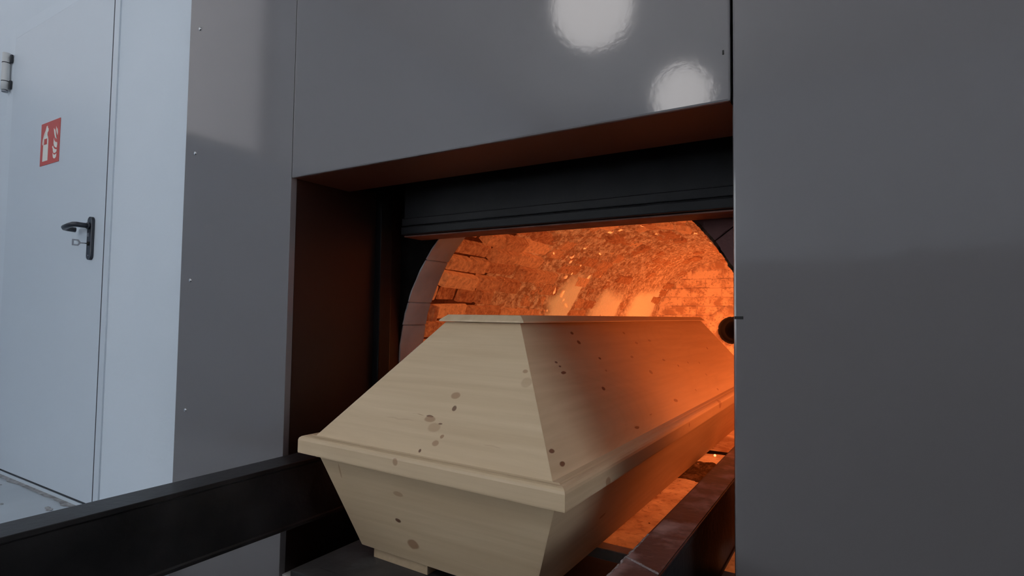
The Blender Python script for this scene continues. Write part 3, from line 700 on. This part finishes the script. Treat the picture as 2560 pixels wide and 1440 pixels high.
for k in range(24):       # crumbs scattered on the near hearth
    x, y = rk.uniform(-.62, -.36), rk.uniform(1.46, 2.12)
    bmesh.ops.create_icosphere(bm, subdivisions=1, radius=rk.uniform(.001, .003), matrix=Matrix.Translation((x, y, h(HZ)+.002)) @ Matrix.Diagonal((1.3, 1, .6, 1)))
flink(tag(finish(bm, 'hearth_crumbs', M_ash), kind='stuff'))

# ------------------------------------------------------------------ charging loader: two rails, deck, legs
lo = empty('coffin_loader', (CX, .6, 0), 'low black steel loading frame whose two rails reach into the furnace', 'loader')
LO = lo.location.copy()
ZT = -.390; ZBT = -.557
def rail(x0, x1, y0, y1):
    bm = bmesh.new()
    t = .011
    pts = [(x0-.003, ZT), (x1+.003, ZT), (x1+.003, ZT-t), (x1, ZT-t-.002), (x1, ZBT+t), (x1+.002, ZBT+t-.002), (x1+.002, ZBT), (x0-.002, ZBT), (x0-.002, ZBT+t-.002), (x0, ZBT+t), (x0, ZT-t-.002), (x0-.003, ZT-t)]
    a = [bm.verts.new((x-LO.x, y0-LO.y, h(z))) for x, z in pts]; b = [bm.verts.new((x-LO.x, y1-LO.y, h(z))) for x, z in pts]
    bm.faces.new(a); bm.faces.new(b[::-1])
    for i in range(len(pts)): j = (i+1) % len(pts); bm.faces.new((a[i], b[i], b[j], a[j]))
    return finish(bm, 'rail', M_rail, lo, None, .0012, False, 1)
rl = rail(-1.327, -1.250, -.22, 2.45); rr_ = rail(-.327, -.263, -.22, 2.45)
# worn top face, weld bead and chalky edge of the right rail
wf = box('worn_top', -.3255, -.2640, -.2, 2.4, ZT+.0002, ZT+.0012, M_scuff, rr_, 0, LO)
bm = bmesh.new()
nb = 34
for i in range(nb):
    u = i/(nb-1); x = -.326+.060*u; y = .893-.030*u
    bmesh.ops.create_icosphere(bm, subdivisions=1, radius=.0022+.0008*rk.random(), matrix=Matrix.Translation((x-LO.x, y-LO.y, h(ZT)+.0012)))
finish(bm, 'weld_bead', M_weld, rr_, None, 0, True)
bm = bmesh.new()
for i in range(60):
    u = i/59; y = .74+.27*u
    bmesh.ops.create_icosphere(bm, subdivisions=1, radius=.0016+.0014*rk.random(), matrix=Matrix.Translation((-.3275+.002*rk.random()-LO.x, y-LO.y, h(ZT)+.0008)) @ Matrix.Diagonal((.7, 2.2, .6, 1)))
finish(bm, 'chalky_edge', M_weld, rr_, None, 0, True)
DKZ = -.587
dk = box('deck_plate', -1.112, -.486, .862, 1.306, DKZ-.05, DKZ, M_deck, lo, .003, LO)
box('deck_inset', -1.062, -.536, .905, 1.262, DKZ, DKZ+.0007, M_deck, dk, 0, LO)
box('deck_plate', -1.112, -.486, -.15, .80, DKZ-.05, DKZ-.03, M_deck, lo, .003, LO)
for y in (-.12, .55): box('cross_beam', -1.29, -.29, y, y+.06, ZBT-.06, ZBT-.001, M_rail, lo, .003, LO)
box('deck_bearer', -1.05, -.99, -.15, 1.29, DKZ-.11, DKZ-.05, M_rail, lo, .003, LO); box('deck_bearer', -.61, -.55, -.15, 1.29, DKZ-.11, DKZ-.05, M_rail, lo, .003, LO)
for x in (-1.318, -.325):
    for y in (-.12, .55):
        lg = box('leg', x, x+.05, y+.005, y+.055, FL+.07, ZBT, M_rail, lo, .003, LO)
        whl = tube('wheel', [(x+.005-LO.x, y+.03-LO.y, .036), (x+.045-LO.x, y+.03-LO.y, .036)], .036, M_plastic, lg, 18)

# ------------------------------------------------------------------ the coffin
co = empty('coffin', (-.794, .897, 0), 'pale knotty spruce coffin with a hipped lid, sliding into the glowing furnace', 'coffin', rz=radians(-1.5))
LEN, TP = 2.22, .022
def T(x, y): return x-math.copysign(TP*y, x) if x else 0.0
KN = {
'lid_front': [(-0.016, 0.080, -0.227, 0.0105, 0.0026, 0.8), (0.020, 0.071, -0.236, 0.008, 0.0028, 0.66), (-0.045, 0.080, -0.226, 0.026, 0.0012, 0.35), (0.026, 0.117, -0.183, 0.0124, 0.008, 0.5), (0.039, 0.097, -0.206, 0.0061, 0.0061, 0.65), (-0.012, 0.076, -0.232, 0.0149, 0.007, 0.5), (0.009, 0.065, -0.245, 0.0163, 0.0103, 0.28), (0.041, 0.053, -0.259, 0.005, 0.005, 0.6), (0.033, 0.042, -0.272, 0.0092, 0.0059, 0.5), (0.001, 0.029, -0.289, 0.0034, 0.0042, 0.75), (0.178, 0.165, -0.124, 0.0077, 0.0051, 0.5), (0.191, 0.149, -0.144, 0.0126, 0.0118, 0.25), (-0.103, 0.235, -0.04, 0.0131, 0.002, 0.4), (-0.096, 0.07, -0.239, 0.0452, 0.0018, 0.15), (0.171, 0.052, -0.26, 0.0316, 0.0016, 0.15)],
'rim_front': [(-0.039, 0.0, -0.312, 0.0075, 0.0067, 0.5)],
'rim_side': [(0.356, 0.193, -0.332, 0.0128, 0.008, 0.5), (0.333, 1.234, -0.31, 0.0199, 0.0142, 0.5), (0.342, 0.814, -0.317, 0.007, 0.0059, 0.5)],
'body_front': [(-0.077, 0.049, -0.398, 0.0158, 0.0053, 0.4), (-0.095, 0.07, -0.465, 0.009, 0.0045, 0.75), (-0.063, 0.086, -0.516, 0.0178, 0.0107, 0.6), (-0.258, 0.042, -0.376, 0.0028, 0.017, 0.4)],
'lid_side': [(0.128, 0.479, -0.049, 0.0085, 0.0043, 0.7), (0.145, 0.485, -0.072, 0.0095, 0.0064, 0.75), (0.178, 0.299, -0.11, 0.0066, 0.0028, 0.7), (0.185, 0.305, -0.12, 0.0056, 0.0028, 0.7), (0.197, 0.304, -0.135, 0.013, 0.0037, 0.8), (0.177, 0.548, -0.117, 0.0076, 0.0033, 0.7), (0.23, 0.456, -0.184, 0.0091, 0.005, 0.75), (0.2, 0.538, -0.146, 0.0064, 0.0032, 0.5), (0.125, 0.849, -0.057, 0.009, 0.0039, 0.6), (0.148, 0.902, -0.088, 0.0118, 0.0052, 0.4), (0.179, 0.78, -0.125, 0.0122, 0.0037, 0.5), (0.192, 1.045, -0.15, 0.0137, 0.0041, 0.5), (0.214, 0.851, -0.175, 0.0125, 0.0062, 0.5), (0.209, 1.154, -0.176, 0.0071, 0.0043, 0.6), (0.204, 1.291, -0.174, 0.006, 0.0045, 0.6), (0.169, 1.715, -0.139, 0.0107, 0.0053, 0.6), (0.208, 1.434, -0.183, 0.0064, 0.0048, 0.5), (0.241, 1.413, -0.226, 0.0078, 0.0047, 0.5), (0.278, 0.896, -0.261, 0.0175, 0.005, 0.6), (0.289, 0.646, -0.267, 0.0219, 0.0022, 0.5), (0.301, 0.502, -0.28, 0.0161, 0.004, 0.7), (0.294, 0.073, -0.257, 0.0098, 0.0045, 0.85), (0.311, 0.084, -0.281, 0.0098, 0.0045, 0.8), (0.282, 1.422, -0.281, 0.0109, 0.0047, 0.5), (0.27, 1.154, -0.257, 0.007, 0.0042, 0.4), (0.144, 1.041, -0.086, 0.0139, 0.0042, 0.4)],
'body_side': [(0.274, 0.357, -0.463, 0.0185, 0.0046, 0.6), (0.221, 0.879, -0.574, 0.01, 0.005, 0.3)]}
def up(k): return [(x, y, z+EYE, a, b, d) for x, y, z, a, b, d in k]
W_lf = wood('spruce_lid_end', 0, up(KN['lid_front']), 1); W_ls = wood('spruce_lid_side', 1, up(KN['lid_side']), 2)
W_rf = wood('spruce_rim_end', 0, up(KN['rim_front']), 3); W_rs = wood('spruce_rim_side', 1, up(KN['rim_side']), 4)
W_bf = wood('spruce_body_end', 0, up(KN['body_front']), 5); W_bs = wood('spruce_body_side', 1, up(KN['body_side']), 6)
W_tp = wood('spruce_top', 1, [], 7)
ZR0, ZR1 = -.338, -.297
def ring4(w, y0, z):      # corners of a tapered rectangle at height z: front left, front right, rear right, rear left
    y1 = LEN-y0
    return [Vector((T(-w, y0), y0, h(z))), Vector((T(w, y0), y0, h(z))), Vector((T(w, y1), y1, h(z))), Vector((T(-w, y1), y1, h(z)))]
def four_boards(names, mats, lo_, hi_, lo_in, hi_in, bevel):
    out = []
    for i in range(4):
        j = (i+1) % 4
        out.append(hexa(names[i % 2], [lo_[i], lo_[j], hi_[j], hi_[i]], [lo_in[i], lo_in[j], hi_in[j], hi_in[i]], mats[i % 2], co, bevel))
    return out
four_boards(('lid_end_board', 'lid_side_board'), (W_lf, W_ls), ring4(.325, .022, ZR1-.001), ring4(.117, .245, -.0215), ring4(.295, .052, ZR1-.001), ring4(.100, .262, -.0215), .0008)
# lid top: a thin board with a splayed edge
tb, tt = ring4(.132, .235, -.0205), ring4(.115, .250, -.003)
bm = bmesh.new(); b0 = [bm.verts.new(p) for p in tb]; b1 = [bm.verts.new(p+Vector((0, 0, .004))) for p in tb]; b2 = [bm.verts.new(p) for p in tt]
bm.faces.new(b0[::-1]); bm.faces.new(b2)
for q, s in ((b0, b1), (b1, b2)):
    for i in range(4): j = (i+1) % 4; bm.faces.new((q[i], q[j], s[j], s[i]))
finish(bm, 'lid_top_board', W_tp, co, None, .0008)
# rim moulding: rounded upper edge with a small step, mitred at the corners
prof = [(.360, 0.0, ZR0), (.3605, -.0005, ZR0+.003), (.3605, -.0005, ZR1-.011), (.359, .001, ZR1-.006), (.355, .005, ZR1-.0025), (.350, .010, ZR1-.0008), (.344, .016, ZR1-.0004), (.342, .018, ZR1-.0014), (.338, .022, ZR1+.0003), (.300, .06, ZR1+.0005), (.300, .06, ZR0), (.340, .02, ZR0)]
rings = [ring4(w_, y_, z_) for w_, y_, z_ in prof]
for i in range(4):
    j = (i+1) % 4; bm = bmesh.new()
    a = [bm.verts.new(r[i]) for r in rings]; b = [bm.verts.new(r[j]) for r in rings]
    for k in range(len(rings)): l = (k+1) % len(rings); bm.faces.new((a[k], b[k], b[l], a[l]))
    bm.faces.new(a[::-1]); bm.faces.new(b)
    finish(bm, 'rim_moulding', W_rf if i % 2 == 0 else W_rs, co)
four_boards(('body_end_board', 'body_side_board'), (W_bf, W_bs), ring4(.243, .100, -.560), ring4(.327, .030, ZR0+.001), ring4(.220, .124, -.560), ring4(.303, .054, ZR0+.001), .001)
hexa('bottom_board', ring4(.221, .123, -.559), ring4(.224, .120, -.542), W_tp, co)
# four feet
for sx in (-1, 1):
    for y0 in (.112, LEN-.30):
        x0, x1 = sorted((sx*.215, sx*.045))
        x0, x1 = T(x0, y0), T(x1, y0)
        bm = bmesh.new(); add_box(bm, x0, x1, y0, y0+.055, h(-.5868), h(-.5602)); finish(bm, 'foot', W_tp, co, None, .0015)

# ------------------------------------------------------------------ ceiling lamps (two are mirrored in the hood panel)
for i, (x, y, lab) in enumerate(((-1.60, -1.57, 'round ceiling lamp hanging nearest the furnace'), (-1.48, -3.52, 'round ceiling lamp hanging further back in the hall'))):
    z = 2.20
    e = empty('ceiling_lamp', (x, y, h(z)), lab, 'lamp', 'round lamps on the hall ceiling')
    bm = bmesh.new(); bmesh.ops.create_uvsphere(bm, u_segments=40, v_segments=24, radius=.285); finish(bm, 'globe', M_lamp, e, None, 0, True)
    bm = bmesh.new(); bmesh.ops.create_cone(bm, cap_ends=True, segments=32, radius1=.12, radius2=.05, depth=.06, matrix=Matrix.Translation((0, 0, .305))); finish(bm, 'housing', M_alu, e)
    tube('stem', [(0, 0, .33), (0, 0, CE-z)], .012, M_alu, e, 10)
